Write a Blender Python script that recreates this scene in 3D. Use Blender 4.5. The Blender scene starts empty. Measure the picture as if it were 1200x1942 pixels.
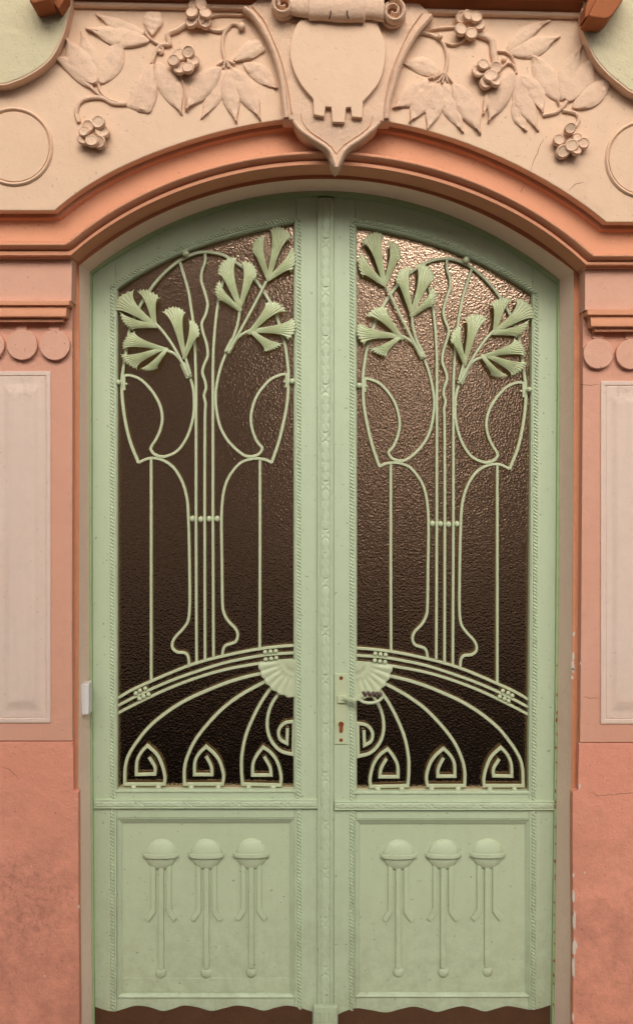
import bpy, bmesh, math, random
import numpy as np
from mathutils import Vector, Matrix, Euler
random.seed(7)
rng = np.random.default_rng(7)
scene = bpy.context.scene
COL = scene.collection
PI = math.pi

# ------------------------------------------------------------------ camera
F = 1900.0; IW, IH = 1200.0, 1942.0
CAM = Vector((-0.091, -3.15, 1.93))
ROT = Euler((math.radians(90 - 1.72), 0, math.radians(-1.12))).to_matrix() @ Matrix.Rotation(math.radians(0.35), 3, 'Z')
cd = bpy.data.cameras.new('camera'); cam = bpy.data.objects.new('camera', cd); COL.objects.link(cam)
cd.sensor_fit = 'VERTICAL'; cd.sensor_height = 36; cd.sensor_width = 24
cd.lens = 36 * F / IH
cd.clip_start = 0.05; cd.clip_end = 500
cam.matrix_world = Matrix.Translation(CAM) @ ROT.to_4x4()
scene.camera = cam

# ------------------------------------------------------------------ light
SUN_EL, SUN_AZ = 32.5, -12          # sun in front of the facade, a little from the left, behind cloud
w = bpy.data.worlds.new('World'); scene.world = w; w.use_nodes = True
nt = w.node_tree; nt.nodes.clear()
sky = nt.nodes.new('ShaderNodeTexSky'); sky.sky_type = 'NISHITA'; sky.sun_disc = False
sky.sun_elevation = math.radians(SUN_EL); sky.sun_rotation = math.radians(180 + SUN_AZ)
sky.air_density = 1.0; sky.dust_density = 5.0; sky.ozone_density = 1.0
hs = nt.nodes.new('ShaderNodeHueSaturation'); hs.inputs['Saturation'].default_value = 0.25
bg = nt.nodes.new('ShaderNodeBackground'); bg.inputs['Strength'].default_value = 0.10
wo = nt.nodes.new('ShaderNodeOutputWorld')
nt.links.new(sky.outputs[0], hs.inputs['Color']); nt.links.new(hs.outputs[0], bg.inputs[0]); nt.links.new(bg.outputs[0], wo.inputs[0])
sl = bpy.data.lights.new('sun', 'SUN'); sl.energy = 1.5; sl.angle = math.radians(38); sl.color = (1, 0.95, 0.88)
so = bpy.data.objects.new('sun', sl); COL.objects.link(so)
el, az = math.radians(SUN_EL), math.radians(SUN_AZ)
sd = Vector((math.sin(az) * math.cos(el), -math.cos(az) * math.cos(el), math.sin(el)))
so.rotation_euler = sd.to_track_quat('Z', 'Y').to_euler(); so.location = (-2, -5, 8)
scene.view_settings.view_transform = 'Standard'; scene.view_settings.look = 'None'
scene.view_settings.exposure = 0.56; scene.view_settings.gamma = 1.0
scene.view_settings.use_curve_mapping = False

# ------------------------------------------------------------------ helpers
def V(px, py, y=0.0):
    """point of the plane at depth y (metres behind the wall face) seen along a sight line of the survey photo"""
    d = ROT @ Vector(((px - IW / 2) / F, -(py - IH / 2) / F, -1.0))
    return CAM + d * ((y - CAM.y) / d.y)

WORG = {}
def link(o, parent, origin):
    COL.objects.link(o)
    WORG[o.name] = Vector(origin)
    if parent is not None:
        o.parent = parent; o.location = Vector(origin) - WORG[parent.name]
    else:
        o.location = Vector(origin)

def obj(name, verts, faces, mat, parent=None, smooth=None, recalc=True, origin=None):
    vs = [Vector(v) for v in verts]
    if origin is None:
        n = len(vs); origin = Vector((sum(v.x for v in vs) / n, sum(v.y for v in vs) / n, sum(v.z for v in vs) / n))
    me = bpy.data.meshes.new(name)
    me.from_pydata([v - origin for v in vs], [], faces)
    if recalc:
        bm = bmesh.new(); bm.from_mesh(me)
        bmesh.ops.recalc_face_normals(bm, faces=bm.faces); bm.to_mesh(me); bm.free()
    me.materials.append(mat)
    if smooth is not None:
        me.shade_smooth()
        me.set_sharp_from_angle(angle=math.radians(smooth))
    o = bpy.data.objects.new(name, me); link(o, parent, origin)
    return o

def tag(o, label=None, cat=None, group=None, kind=None):
    if label: o['label'] = label
    if cat: o['category'] = cat
    if group: o['group'] = group
    if kind: o['kind'] = kind
    return o

def empty(name, loc, label, cat, group=None):
    o = bpy.data.objects.new(name, None); o.empty_display_size = 0.1
    link(o, None, Vector(loc)); return tag(o, label, cat, group)

def prism(name, pts, y0, y1, mat, parent=None, bev=0.0015, wobble=0.0, smooth=None):
    """outline in survey pixels on the plane y0, carried straight back to y1, front edge bevelled"""
    ws = [V(p[0], p[1], y0) for p in pts]
    if wobble:
        ws = [Vector((p.x + random.uniform(-wobble, wobble), p.y, p.z + random.uniform(-wobble, wobble))) for p in ws]
    return wprism(name, ws, y0, y1, mat, parent, bev, smooth)

def wprism(name, ws, y0, y1, mat, parent=None, bev=0.0015, smooth=None):
    bm = bmesh.new()
    f = [bm.verts.new((p.x, y0, p.z)) for p in ws]
    b = [bm.verts.new((p.x, y1, p.z)) for p in ws]
    n = len(ws)
    ff = bm.faces.new(f); bm.faces.new(b[::-1])
    for i in range(n):
        bm.faces.new((f[i], b[i], b[(i + 1) % n], f[(i + 1) % n]))
    bmesh.ops.recalc_face_normals(bm, faces=bm.faces)
    if bev:
        bmesh.ops.bevel(bm, geom=list(ff.edges), offset=bev, segments=2, affect='EDGES', profile=0.5, clamp_overlap=True)
    c = Vector((sum(p.x for p in ws) / n, (y0 + y1) / 2, sum(p.z for p in ws) / n))
    bmesh.ops.translate(bm, verts=bm.verts, vec=-c)
    me = bpy.data.meshes.new(name); bm.to_mesh(me); bm.free()
    me.materials.append(mat)
    if smooth is not None:
        me.shade_smooth(); me.set_sharp_from_angle(angle=math.radians(smooth))
    o = bpy.data.objects.new(name, me); link(o, parent, c)
    return o

def loft(name, rails, mat, parent=None, closed=False, smooth=35, extra=None):
    n = len(rails[0]); vs = [p for r in rails for p in r]; fs = []
    for i in range(len(rails) - 1):
        for j in range(n if closed else n - 1):
            k = (j + 1) % n
            fs.append((i * n + j, i * n + k, (i + 1) * n + k, (i + 1) * n + j))
    return obj(name, vs, fs, mat, parent, smooth, recalc=True)

def facing(o, d=Vector((0, -1, 0))):
    """flip open sheets whose mean normal looks away from the street"""
    me = o.data; s = sum((p.normal.dot(d)) * p.area for p in me.polygons)
    if s < 0: me.flip_normals()
    return o

def crom(pts, step=4.0, closed=False):
    """Catmull-Rom through points; a third entry 'c' makes a corner"""
    segs = []; cur = [pts[0]]
    for p in pts[1:]:
        cur.append(p)
        if len(p) > 2: segs.append(cur); cur = [p]
    if len(cur) > 1: segs.append(cur)
    out = []
    for s in segs:
        a = [np.array(p[:2], float) for p in s]
        ext = [2 * a[0] - a[1]] + a + [2 * a[-1] - a[-2]]
        for i in range(1, len(ext) - 2):
            p0, p1, p2, p3 = ext[i - 1:i + 3]
            n = max(1, int(np.linalg.norm(p2 - p1) / step))
            if len(a) == 2: n = 1
            for k in range(n):
                t = k / n
                out.append(0.5 * ((2 * p1) + (-p0 + p2) * t + (2 * p0 - 5 * p1 + 4 * p2 - p3) * t * t + (-p0 + 3 * p1 - 3 * p2 + p3) * t ** 3))
        last = a[-1]
    out.append(last)
    return out

RECT = [(-1, 0.5), (-1, -0.25), (-0.62, -1), (0.62, -1), (1, -0.25), (1, 0.5)]   # front is -1
ROUND = [(math.cos(a), math.sin(a)) for a in [i * PI / 4 for i in range(8)]]
def sweep(name, pts, y, hw, hd, mat, parent=None, sec=RECT, wf=None, yf=None, smooth=40, tomap=None):
    """bar along survey-pixel points at depth y; hw half width (m), hd half depth (m)"""
    P = [V(p[0], p[1], y) for p in (pts if tomap is None else [tomap(*p[:2]) for p in pts])]
    return wsweep(name, P, y, hw, hd, mat, parent, sec, wf, yf, smooth)

def wsweep(name, P, y, hw, hd, mat, parent=None, sec=RECT, wf=None, yf=None, smooth=40):
    n = len(P); vs = []; fs = []; m = len(sec)
    for i, p in enumerate(P):
        a = (P[i] - P[i - 1]) if i > 0 else (P[1] - P[0])
        b = (P[i + 1] - P[i]) if i < n - 1 else (P[-1] - P[-2])
        a = Vector((a.x, 0, a.z)).normalized(); b = Vector((b.x, 0, b.z)).normalized()
        t = (a + b)
        t = t.normalized() if t.length > 1e-6 else b
        k = 1.0 / max(0.5, t.dot(b))
        nrm = Vector((-t.z, 0, t.x))
        s = wf(i / (n - 1)) if wf else 1.0
        yy = yf(i / (n - 1)) if yf else 0.0
        for (u, v) in sec:
            vs.append(p + nrm * (u * hw * k * s) + Vector((0, v * hd * (s if sec is ROUND else 1) + yy, 0)))
    for i in range(n - 1):
        for j in range(m):
            k2 = (j + 1) % m
            fs.append((i * m + j, i * m + k2, (i + 1) * m + k2, (i + 1) * m + j))
    fs.append(tuple(range(m))); fs.append(tuple(range((n - 1) * m, n * m)))
    return obj(name, vs, fs, mat, parent, smooth)

def ball(name, px, py, y, r, mat, parent=None, sy=1.0, seg=12, tomap=None, sz=1.0):
    if tomap: px, py = tomap(px, py)
    return wball(name, V(px, py, y), r, mat, parent, sy, seg, sz)

def wball(name, c, r, mat, parent=None, sy=1.0, seg=12, sz=1.0):
    bm = bmesh.new(); bmesh.ops.create_uvsphere(bm, u_segments=seg, v_segments=max(6, seg * 2 // 3), radius=r)
    bmesh.ops.scale(bm, verts=bm.verts, vec=(1, sy, sz))
    me = bpy.data.meshes.new(name); bm.to_mesh(me); bm.free(); me.materials.append(mat); me.shade_smooth()
    o = bpy.data.objects.new(name, me); link(o, parent, c); return o

def disc(name, px, py, r, y0, y1, mat, parent=None, n=40, bev=0.002, dome=0.0, squash=1.0, jitter=0.0):
    c = V(px, py, y0)
    ws = [c + Vector((math.cos(a) * r * (1 + random.uniform(-jitter, jitter)), 0, math.sin(a) * r * squash)) for a in [2 * PI * i / n for i in range(n)]]
    return wprism(name, ws, y0, y1, mat, parent, bev)

# ------------------------------------------------------------------ materials
def srgb(r, g, b):
    f = lambda c: (c / 255 / 12.92) if c <= 10 else ((c / 255 + 0.055) / 1.055) ** 2.4
    return (f(r), f(g), f(b), 1)

def plaster(name, base, alt=None, var=0.5, rough=0.85, bump=0.25, scale=1.0, spec=0.25, stain=None, speck=0.5, streak=0.0, grain=260, dirt=None, smudge=None):
    m = bpy.data.materials.new(name); m.use_nodes = True
    t = m.node_tree; N = t.nodes; L = t.links; b = N['Principled BSDF']
    b.inputs['Roughness'].default_value = rough; b.inputs['Specular IOR Level'].default_value = spec
    g = N.new('ShaderNodeNewGeometry'); pos = g.outputs['Position']
    alt = alt or tuple(c * 0.86 for c in base[:3]) + (1,)
    def noise(s, det=4, ro=0.55, vec=None, dist=0.0):
        n = N.new('ShaderNodeTexNoise'); n.inputs['Scale'].default_value = s; n.inputs['Detail'].default_value = det
        n.inputs['Roughness'].default_value = ro; n.inputs['Distortion'].default_value = dist
        L.new(vec or pos, n.inputs['Vector']); return n.outputs['Fac']
    def ramp(src, a, bb):
        r = N.new('ShaderNodeMapRange'); r.inputs['From Min'].default_value = a; r.inputs['From Max'].default_value = bb
        r.clamp = True; L.new(src, r.inputs['Value']); return r.outputs['Result']
    def mix(fac, c1, c2, f=1.0):
        x = N.new('ShaderNodeMix'); x.data_type = 'RGBA'
        if f != 1.0:
            mm = N.new('ShaderNodeMath'); mm.operation = 'MULTIPLY'; L.new(fac, mm.inputs[0]); mm.inputs[1].default_value = f; fac = mm.outputs[0]
        L.new(fac, x.inputs['Factor'])
        for c, i in ((c1, 'A'), (c2, 'B')):
            if isinstance(c, tuple): x.inputs[i].default_value = c
            else: L.new(c, x.inputs[i])
        return x.outputs['Result']
    col = mix(ramp(noise(2.3 * scale, 5), 0.35, 0.68), base, alt, var)
    col = mix(ramp(noise(19 * scale, 6, 0.7), 0.45, 0.75), col, tuple(c * 0.82 for c in base[:3]) + (1,), 0.35 * var + 0.1)
    if streak:
        mp = N.new('ShaderNodeMapping'); mp.inputs['Scale'].default_value = (38, 38, 1.6); L.new(pos, mp.inputs['Vector'])
        col = mix(ramp(noise(1.0, 4, 0.6, mp.outputs[0]), 0.45, 0.75), col, tuple(c * 0.8 for c in base[:3]) + (1,), streak)
    if stain:
        col = mix(ramp(noise(stain[1], 7, 0.72, None, 0.6), stain[2], stain[2] + 0.12), col, stain[0], stain[3])
    if dirt:   # grime patches low down, kept where splashes reach
        sx = N.new('ShaderNodeSeparateXYZ'); L.new(pos, sx.inputs[0])
        lo = ramp(sx.outputs['Z'], dirt[1], dirt[2])
        mm = N.new('ShaderNodeMath'); mm.operation = 'MULTIPLY'; L.new(lo, mm.inputs[0]); L.new(ramp(noise(dirt[4], 8, 0.75), 0.42, 0.62), mm.inputs[1])
        col = mix(mm.outputs[0], col, dirt[0], dirt[3])
    if smudge:
        for (cx, cz, rad, f) in smudge:
            vm = N.new('ShaderNodeVectorMath'); vm.operation = 'DISTANCE'; L.new(pos, vm.inputs[0]); vm.inputs[1].default_value = (cx, 0.0, cz)
            mm = N.new('ShaderNodeMath'); mm.operation = 'MULTIPLY'; L.new(ramp(vm.outputs['Value'], rad, rad * 0.3), mm.inputs[0]); L.new(ramp(noise(34, 8, 0.78, None, 0.8), 0.48, 0.66), mm.inputs[1])
            col = mix(mm.outputs[0], col, tuple(c * 0.42 for c in base[:3]) + (1,), f)
    if speck:
        col = mix(ramp(noise(95, 2, 0.5), 0.70, 0.74), col, tuple(c * 0.3 for c in base[:3]) + (1,), speck)
        col = mix(ramp(noise(70, 2, 0.5, None, 0.0), 0.235, 0.2), col, tuple(min(1, c * 1.25 + .08) for c in base[:3]) + (1,), speck * 0.5)
    L.new(col, b.inputs['Base Color'])
    add = N.new('ShaderNodeMath'); add.operation = 'ADD'
    L.new(noise(grain, 4, 0.6), add.inputs[0])
    m2 = N.new('ShaderNodeMath'); m2.operation = 'MULTIPLY'; m2.inputs[1].default_value = 2.5; L.new(noise(28 * scale, 3), m2.inputs[0])
    L.new(m2.outputs[0], add.inputs[1])
    bp = N.new('ShaderNodeBump'); bp.inputs['Strength'].default_value = bump; bp.inputs['Distance'].default_value = 0.004
    L.new(add.outputs[0], bp.inputs['Height']); L.new(bp.outputs[0], b.inputs['Normal'])
    return m

cream = plaster('frieze_cream_paint', srgb(224, 190, 160), srgb(214, 178, 148), var=0.55, bump=0.25, stain=(srgb(196, 160, 134), 6, 0.60, 0.4), speck=0.45)
relief = plaster('relief_cream_paint', srgb(223, 189, 160), srgb(210, 174, 148), var=0.7, bump=0.35, scale=3, stain=(srgb(176, 146, 128), 30, 0.58, 0.45), speck=0.3)
orange = plaster('orange_moulding_paint', srgb(212, 150, 116), srgb(204, 140, 106), var=0.5, bump=0.22, speck=0.45)
orange2 = plaster('deep_orange_paint', srgb(206, 140, 104), srgb(196, 128, 92), var=0.6, bump=0.3, speck=0.5)
shaded_orange = plaster('cornice_shaded_orange', srgb(156, 92, 56), srgb(140, 80, 48), var=0.6, bump=0.3, speck=0.4)  # orange paint darkened to put underside shade into the cornice and brackets
pier = plaster('pier_salmon_paint', srgb(212, 158, 134), srgb(206, 148, 122), var=0.7, bump=0.3, speck=0.45)
discm = plaster('pier_ornament_paint', srgb(214, 164, 140), srgb(208, 156, 132), var=0.5, bump=0.3, speck=0.6)
plinthm = plaster('plinth_salmon_paint', srgb(224, 152, 126), srgb(216, 142, 116), var=0.7, bump=0.5, grain=200, speck=0.55, dirt=(srgb(150, 98, 80), 1.1, 0.6, 0.45, 7), smudge=[(V(70, 1700).x, V(70, 1700).z, 0.16, 0.6), (V(20, 1660).x, V(20, 1660).z, 0.09, 0.6), (V(60, 1800).x, V(60, 1800).z, 0.2, 0.35), (V(1160, 1850).x, V(1160, 1850).z, 0.15, 0.3)])
panelm = plaster('panel_pale_pink_paint', srgb(218, 194, 178), srgb(216, 186, 166), var=0.8, bump=0.22, speck=0.35, streak=0.25, smudge=[(V(40, 740).x, V(40, 740).z, 0.055, 0.45), (V(1180, 745).x, V(1180, 745).z, 0.055, 0.45), (V(700, 1870).x, V(700, 1870).z, 0.001, 0)])
reveal = plaster('reveal_sand_paint', srgb(238, 210, 190), srgb(230, 198, 176), var=0.6, bump=0.3, speck=0.35)
palegreen = plaster('pale_green_plaster', srgb(204, 192, 158), srgb(196, 180, 142), var=0.7, bump=0.5, grain=180, speck=0.5)
whitebare = plaster('bare_plaster', srgb(208, 192, 176), var=0.6, speck=0.0)
green = plaster('door_green_paint', srgb(187, 199, 166), srgb(178, 190, 157), var=0.5, rough=0.5, spec=0.4, bump=0.14, speck=0.7, streak=0.24, grain=140, dirt=(srgb(130, 122, 88), 0.80, 0.20, 0.3, 16))
greenp = plaster('panel_green_paint', srgb(188, 198, 163), srgb(182, 192, 157), var=0.4, rough=0.5, spec=0.4, bump=0.14, speck=0.7, streak=0.18, grain=140, smudge=[(V(700, 1865).x, V(700, 1865).z, 0.2, 0.5), (V(400, 1880).x, V(400, 1880).z, 0.25, 0.25)], dirt=(srgb(130, 122, 88), 0.62, 0.25, 0.28, 18))
greeni = plaster('ironwork_green_paint', srgb(190, 197, 160), srgb(180, 188, 150), var=0.4, rough=0.45, spec=0.45, bump=0.1, speck=0.25, scale=6)
greenl = plaster('leafwork_green_paint', srgb(196, 205, 164), srgb(180, 182, 138), var=0.7, rough=0.5, spec=0.4, bump=0.15, speck=0.2, scale=9, stain=(srgb(150, 108, 72), 30, 0.62, 0.5))
greenf = plaster('frame_green_paint', srgb(166, 186, 136), srgb(140, 160, 112), var=0.5, rough=0.5, spec=0.4, bump=0.12, speck=0.3, stain=(srgb(120, 72, 40), 26, 0.66, 0.9))
rust = plaster('rusty_metal', srgb(150, 84, 36), srgb(110, 56, 26), var=0.9, rough=0.8, bump=0.4, scale=40, speck=0.0)
brown = plaster('kick_plate_brown', srgb(88, 58, 36), srgb(74, 48, 30), var=0.8, rough=0.65, bump=0.25, scale=4, speck=0.5, stain=(srgb(124, 96, 70), 24, 0.64, 0.35))
hbrown = plaster('handle_brown_metal', srgb(84, 56, 48), srgb(60, 40, 36), var=0.6, rough=0.35, spec=0.6, bump=0.05, scale=20, speck=0.0)
whitep = plaster('white_plastic', srgb(214, 210, 206), var=0.15, rough=0.4, spec=0.5, bump=0.0, speck=0.0)
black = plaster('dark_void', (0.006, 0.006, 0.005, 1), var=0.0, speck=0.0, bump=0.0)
pave = plaster('pavement_stone', (0.50, 0.46, 0.41, 1), var=0.6, bump=0.5, speck=0.5)
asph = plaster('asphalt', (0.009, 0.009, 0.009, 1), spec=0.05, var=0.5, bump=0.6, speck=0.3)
farwall = plaster('opposite_brown_plaster', (0.78, 0.64, 0.52, 1), var=0.5, speck=0.0)
roofm = plaster('roof_tile_red', (0.14, 0.055, 0.035, 1), var=0.5, speck=0.0)

def glass_mat(name, bumpS):
    m = bpy.data.materials.new(name); m.use_nodes = True
    t = m.node_tree; N = t.nodes; L = t.links; b = N['Principled BSDF']
    b.inputs['Base Color'].default_value = (0.52, 0.36, 0.25, 1); b.inputs['Metallic'].default_value = 1.0; b.inputs['Roughness'].default_value = 0.13
    b.inputs['IOR'].default_value = 3.8
    b.inputs['Specular Tint'].default_value = (1.0, 1.0, 1.0, 1)
    g = N.new('ShaderNodeNewGeometry')
    n1 = N.new('ShaderNodeTexNoise'); n1.inputs['Scale'].default_value = 170; n1.inputs['Detail'].default_value = 2; n1.inputs['Distortion'].default_value = 0.8
    v = N.new('ShaderNodeTexVoronoi'); v.feature = 'SMOOTH_F1'; v.inputs['Scale'].default_value = 150; v.inputs['Smoothness'].default_value = 0.6
    for n in (n1, v): L.new(g.outputs['Position'], n.inputs['Vector'])
    a = N.new('ShaderNodeMath'); a.operation = 'ADD'; L.new(n1.outputs['Fac'], a.inputs[0]); L.new(v.outputs['Distance'], a.inputs[1])
    bp = N.new('ShaderNodeBump'); bp.inputs['Strength'].default_value = bumpS; bp.inputs['Distance'].default_value = 0.004
    L.new(a.outputs[0], bp.inputs['Height']); L.new(bp.outputs[0], b.inputs['Normal'])
    return m
glass = glass_mat('hammered_brown_glass', 0.15)

# ------------------------------------------------------------------ survey curves (px, py of the photograph)
def poly(pts, deg=6):
    x = np.array([p[0] for p in pts], float); y = np.array([p[1] for p in pts], float)
    u = (x - 618) / 500.0
    c = np.polyfit(u, y, min(deg, len(pts) - 2))
    return lambda X: float(np.polyval(c, (X - 618) / 500.0))

ARC = {
 'A': [(104,399),(133,375),(167,352),(200,333),(233,315),(267,299),(300,287),(333,275),(367,264),(400,254),(433,244),(475,236),(517,230),(540,227.5),(719,228.5),(740,231),(767,237),(808,247),(833,255),(867,264),(900,277),(933,293),(967,308),(1000,323),(1033,341),(1067,360),(1100,384),(1120,398),(1149,421)],
 'B': [(126,459.5),(140,447),(183,414),(227,388),(270,367),(313,348),(357,330),(380,322),(445,304),(510,294),(575,288),(622,287),(674,290),(750,299.5),(815,313.6),(840,322),(880,334),(927,354.7),(967,374),(1013,401),(1065,433),(1100,460),(1127,481)],
 'D': [(135,484),(183,446),(227,416),(270,393),(313,374),(357,356),(400,341),(445,331),(510,319),(575,313),(648,313),(728,321),(815,342),(840,347.5),(880,362),(927,378.5),(967,402),(1013,426),(1039,444),(1078,473),(1110,502)],
 'F': [(151,503),(168,491),(183,480),(227,448),(270,423),(313,401),(357,385),(400,371),(445,358),(510,347),(575,340.7),(620,338.5),(707,344.6),(793,365.6),(840,377),(880,391),(905,400),(970,437),(1035,476),(1087,514)],
 'G': [(171,516),(183,507),(227,475),(270,450),(313,429),(357,411),(400,395),(445,381),(510,370),(575,363),(640,363.5),(707,368),(793,390),(840,404.5),(880,418),(927,441),(970,467),(1013,495.5),(1060,530)],
 'H': [(174,519),(220,488),(270,459),(313,436),(357,417.5),(400,401),(445,388),(510,377.5),(575,372),(640,371),(707,377),(793,397),(840,412),(880,428),(927,451),(970,476),(1013,504),(1057,538)],
}
AF = {k: poly(v) for k, v in ARC.items()}
ROPE_L = poly([(208,542),(270,504),(313,481),(357,461),(400,442),(445,433),(510,418.7),(572,409)], 3)
ROPE_R = poly([(663,412.6),(728,423),(793,439),(840,455),(880,469.6),(927,493),(1020,554)], 3)
GL_L = poly([(222,547.5),(270,518),(313,494),(357,474),(380,467),(445,447),(510,431.7),(560,421)], 3)
GL_R = poly([(675,428),(750,442.5),(815,461),(840,466),(880,485),(927,506),(1013,560)], 3)
NA = 96
def arch(k, xl, xr, n=NA):
    return [(xl + (xr - xl) * i / n, AF[k](xl + (xr - xl) * i / n)) for i in range(n + 1)]
CUSP = {'A': (104, 1149), 'B': (126, 1127), 'D': (135, 1110), 'F': (151, 1087), 'G': (171, 1060), 'H': (174, 1057)}

# ------------------------------------------------------------------ SETTING: ground and street
def box(name, x0, x1, y0, y1, z0, z1, mat, parent=None):
    vs = [(x, y, z) for x in (x0, x1) for y in (y0, y1) for z in (z0, z1)]
    fs = [(0, 1, 3, 2), (4, 6, 7, 5), (0, 4, 5, 1), (2, 3, 7, 6), (0, 2, 6, 4), (1, 5, 7, 3)]
    return obj(name, vs, fs, mat, parent)
ZG = V(618, 2085, 0.18).z - 0.12        # pavement level, a step below the threshold
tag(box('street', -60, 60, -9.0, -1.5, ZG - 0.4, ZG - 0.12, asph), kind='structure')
tag(box('pavement', -60, 60, -1.5, 0.6, ZG - 0.4, ZG, pave), kind='structure')
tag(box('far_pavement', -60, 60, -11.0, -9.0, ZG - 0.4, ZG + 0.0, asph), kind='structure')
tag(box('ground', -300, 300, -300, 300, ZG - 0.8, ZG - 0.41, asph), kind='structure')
tag(box('threshold', -0.72, 0.66, 0.032, 0.30, ZG + 0.002, V(618, 2083, 0.18).z, pave), kind='structure')
tag(box('dark_backing', -1.5, 1.5, 0.42, 0.5, ZG, 4.2, black), kind='structure')  # black backing sheet added so the gaps round the leaves look shaded
# houses across the street (they fill the reflections in the panes)
def far_house(x0, x1, y, h):
    o = box('opposite_house', x0, x1, y - 5, y, ZG - 0.1, ZG + h, farwall); tag(o, kind='structure')
    r = obj('roof', [(x0 - .3, y + .4, ZG + h), (x1 + .3, y + .4, ZG + h), (x1 + .3, y - 2.5, ZG + h + 0.5), (x0 - .3, y - 2.5, ZG + h + 0.5), (x0 - .3, y - 5.4, ZG + h), (x1 + .3, y - 5.4, ZG + h)],
            [(0, 1, 2, 3), (3, 2, 5, 4), (0, 3, 4), (1, 5, 2)], roofm, o)
    nx = max(1, int((x1 - x0) / 1.5))
    for i in range(nx):
        cx = x0 + (x1 - x0) * (i + .5) / nx
        for z in (0.9, 3.6, 6.4):
            if z + 1.7 < h:
                f = box('window', cx - .45, cx + .45, y, y + .05, ZG + z, ZG + z + 1.7, whitebare, o)
                box('pane', cx - .36, cx + .36, y + .051, y + .06, ZG + z + .08, ZG + z + 1.62, black, f)
far_house(-16, 1.15, -10.6, 7.9)
far_house(2.2, 16, -10.6, 6.4)
far_house(-8, 14, -44, 4.4)

# ------------------------------------------------------------------ FACADE
house = empty('house_facade', (0, 0, ZG), 'salmon and orange art nouveau house front with cream leaf frieze around the green double door', 'building')

# cream frieze, its lower edge follows the arch
fr = [(-560, 399)] + arch('A', *CUSP['A']) + [(1760, 424), (1760, -420), (-560, -420)]
frieze = prism('frieze', fr, -0.10, -0.045, cream, house, bev=0.003)
# archivolt: rails of the orange mould
def rail(k, y, dx=0, dy=0, yl=None, yr=None, ext=True):
    xl, xr = CUSP[k]
    a = arch(k, xl, xr)
    if ext: a = [(-560, a[0][1] if yl is None else yl)] + a + [(1760, a[-1][1] if yr is None else yr)]
    return [V(p[0] + dx, p[1] + dy, y) for p in a]
def lerp(r1, r2, t, y=None):
    o = [p.lerp(q, t) for p, q in zip(r1, r2)]
    if y is not None: o = [Vector((p.x, y, p.z)) for p in o]
    return o
A0 = [Vector((p.x, -0.046, p.z)) for p in rail('A', -0.10)]
A0 = [Vector((p.x, p.y, p.z + .006)) for p in A0]
B0 = rail('B', -0.050); D0 = rail('D', -0.066)
xlC, xrC = (131, 1113)
Cr = [V(x, y, -0.066) for x, y in [(-560, 477)] + [(xlC + (xrC - xlC) * i / NA, AF['D'](xlC + (xrC - xlC) * i / NA) - 6.5) for i in range(NA + 1)] + [(1760, 497)]]
Cr[1] = V(131, 477, -0.066); Cr[-2] = V(1113, 497, -0.066)
R = [A0, lerp(A0, B0, 0.0, -0.060), lerp(A0, B0, 0.20, -0.060), lerp(A0, B0, 0.27, -0.047), lerp(A0, B0, 0.45, -0.044), lerp(A0, B0, 0.75, -0.046), B0]
R[1] = [Vector((p.x, -0.060, p.z)) for p in A0]
R.append(lerp(B0, Cr, 0.03, -0.042)); R.append(lerp(B0, Cr, 0.07, -0.055))
for i in range(1, 9):
    t = i / 9; R.append(lerp(B0, Cr, 0.07 + 0.86 * t, -0.055 - 0.034 * math.sin(PI * min(1, t * 1.02)) ** 0.8))
R.append(lerp(B0, Cr, 0.97, -0.052)); R.append(lerp(B0, Cr, 1.0, -0.068))
R.append([Vector((p.x, -0.068, p.z)) for p in D0]); R.append([Vector((p.x, -0.062, p.z - 0.002)) for p in D0])
R.append([Vector((p.x, 0.045, p.z - 0.002)) for p in D0])
facing(loft('archivolt', R, orange, house, smooth=32))

# orange band on the opening edge, sand reveal behind it
def jamb_rail(k, y, left, right):
    return [V(*p, y) for p in left] + [V(*p, y) for p in arch(k, *CUSP[k])] + [V(*p, y) for p in right]
JL = {'F': [(152, 2120), (152, 1900), (149, 1500), (150, 1200), (151, 760)], 'G': [(176, 2120), (175, 1900), (172, 1500), (170, 1200), (170, 760)], 'H': [(180, 2120), (179, 1900), (176, 1500), (174, 1200), (173.5, 760)]}
JR = {'F': [(1087, 760), (1084, 1200), (1082, 1500), (1085, 1900), (1085, 2120)], 'G': [(1061, 760), (1058, 1200), (1055, 1500), (1051, 1900), (1049, 2120)], 'H': [(1057, 760), (1054, 1200), (1051, 1500), (1046.5, 1900), (1045, 2120)]}
YB = 0.035; YR = 0.140
Fr = jamb_rail('F', YB, JL['F'], JR['F']); Gr = jamb_rail('G', YR, JL['G'], JR['G']); Hr = jamb_rail('H', YR, JL['H'], JR['H'])
n = len(Fr); nl = len(JL['F'])
out = []
for i, p in enumerate(Fr):
    if i < nl: out.append(p + Vector((-0.06, 0, 0)))
    elif i >= n - nl: out.append(p + Vector((0.06, 0, 0)))
    else:
        t = (i - nl) / NA
        out.append(p + Vector((-0.06 * (1 - 2 * t), 0, 0.07)))
mid = [q.lerp(p, 0.55) + Vector((0, -0.004, 0)) for q, p in zip(out, Fr)]
facing(loft('opening_band', [out, mid, [p + Vector((0, -.003, 0)) for p in Fr], Fr], orange2, house, smooth=60))
facing(loft('reveal', [Fr, [p.lerp(q, .03) for p, q in zip(Fr, Gr)], Gr], reveal, house, smooth=40))

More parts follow.
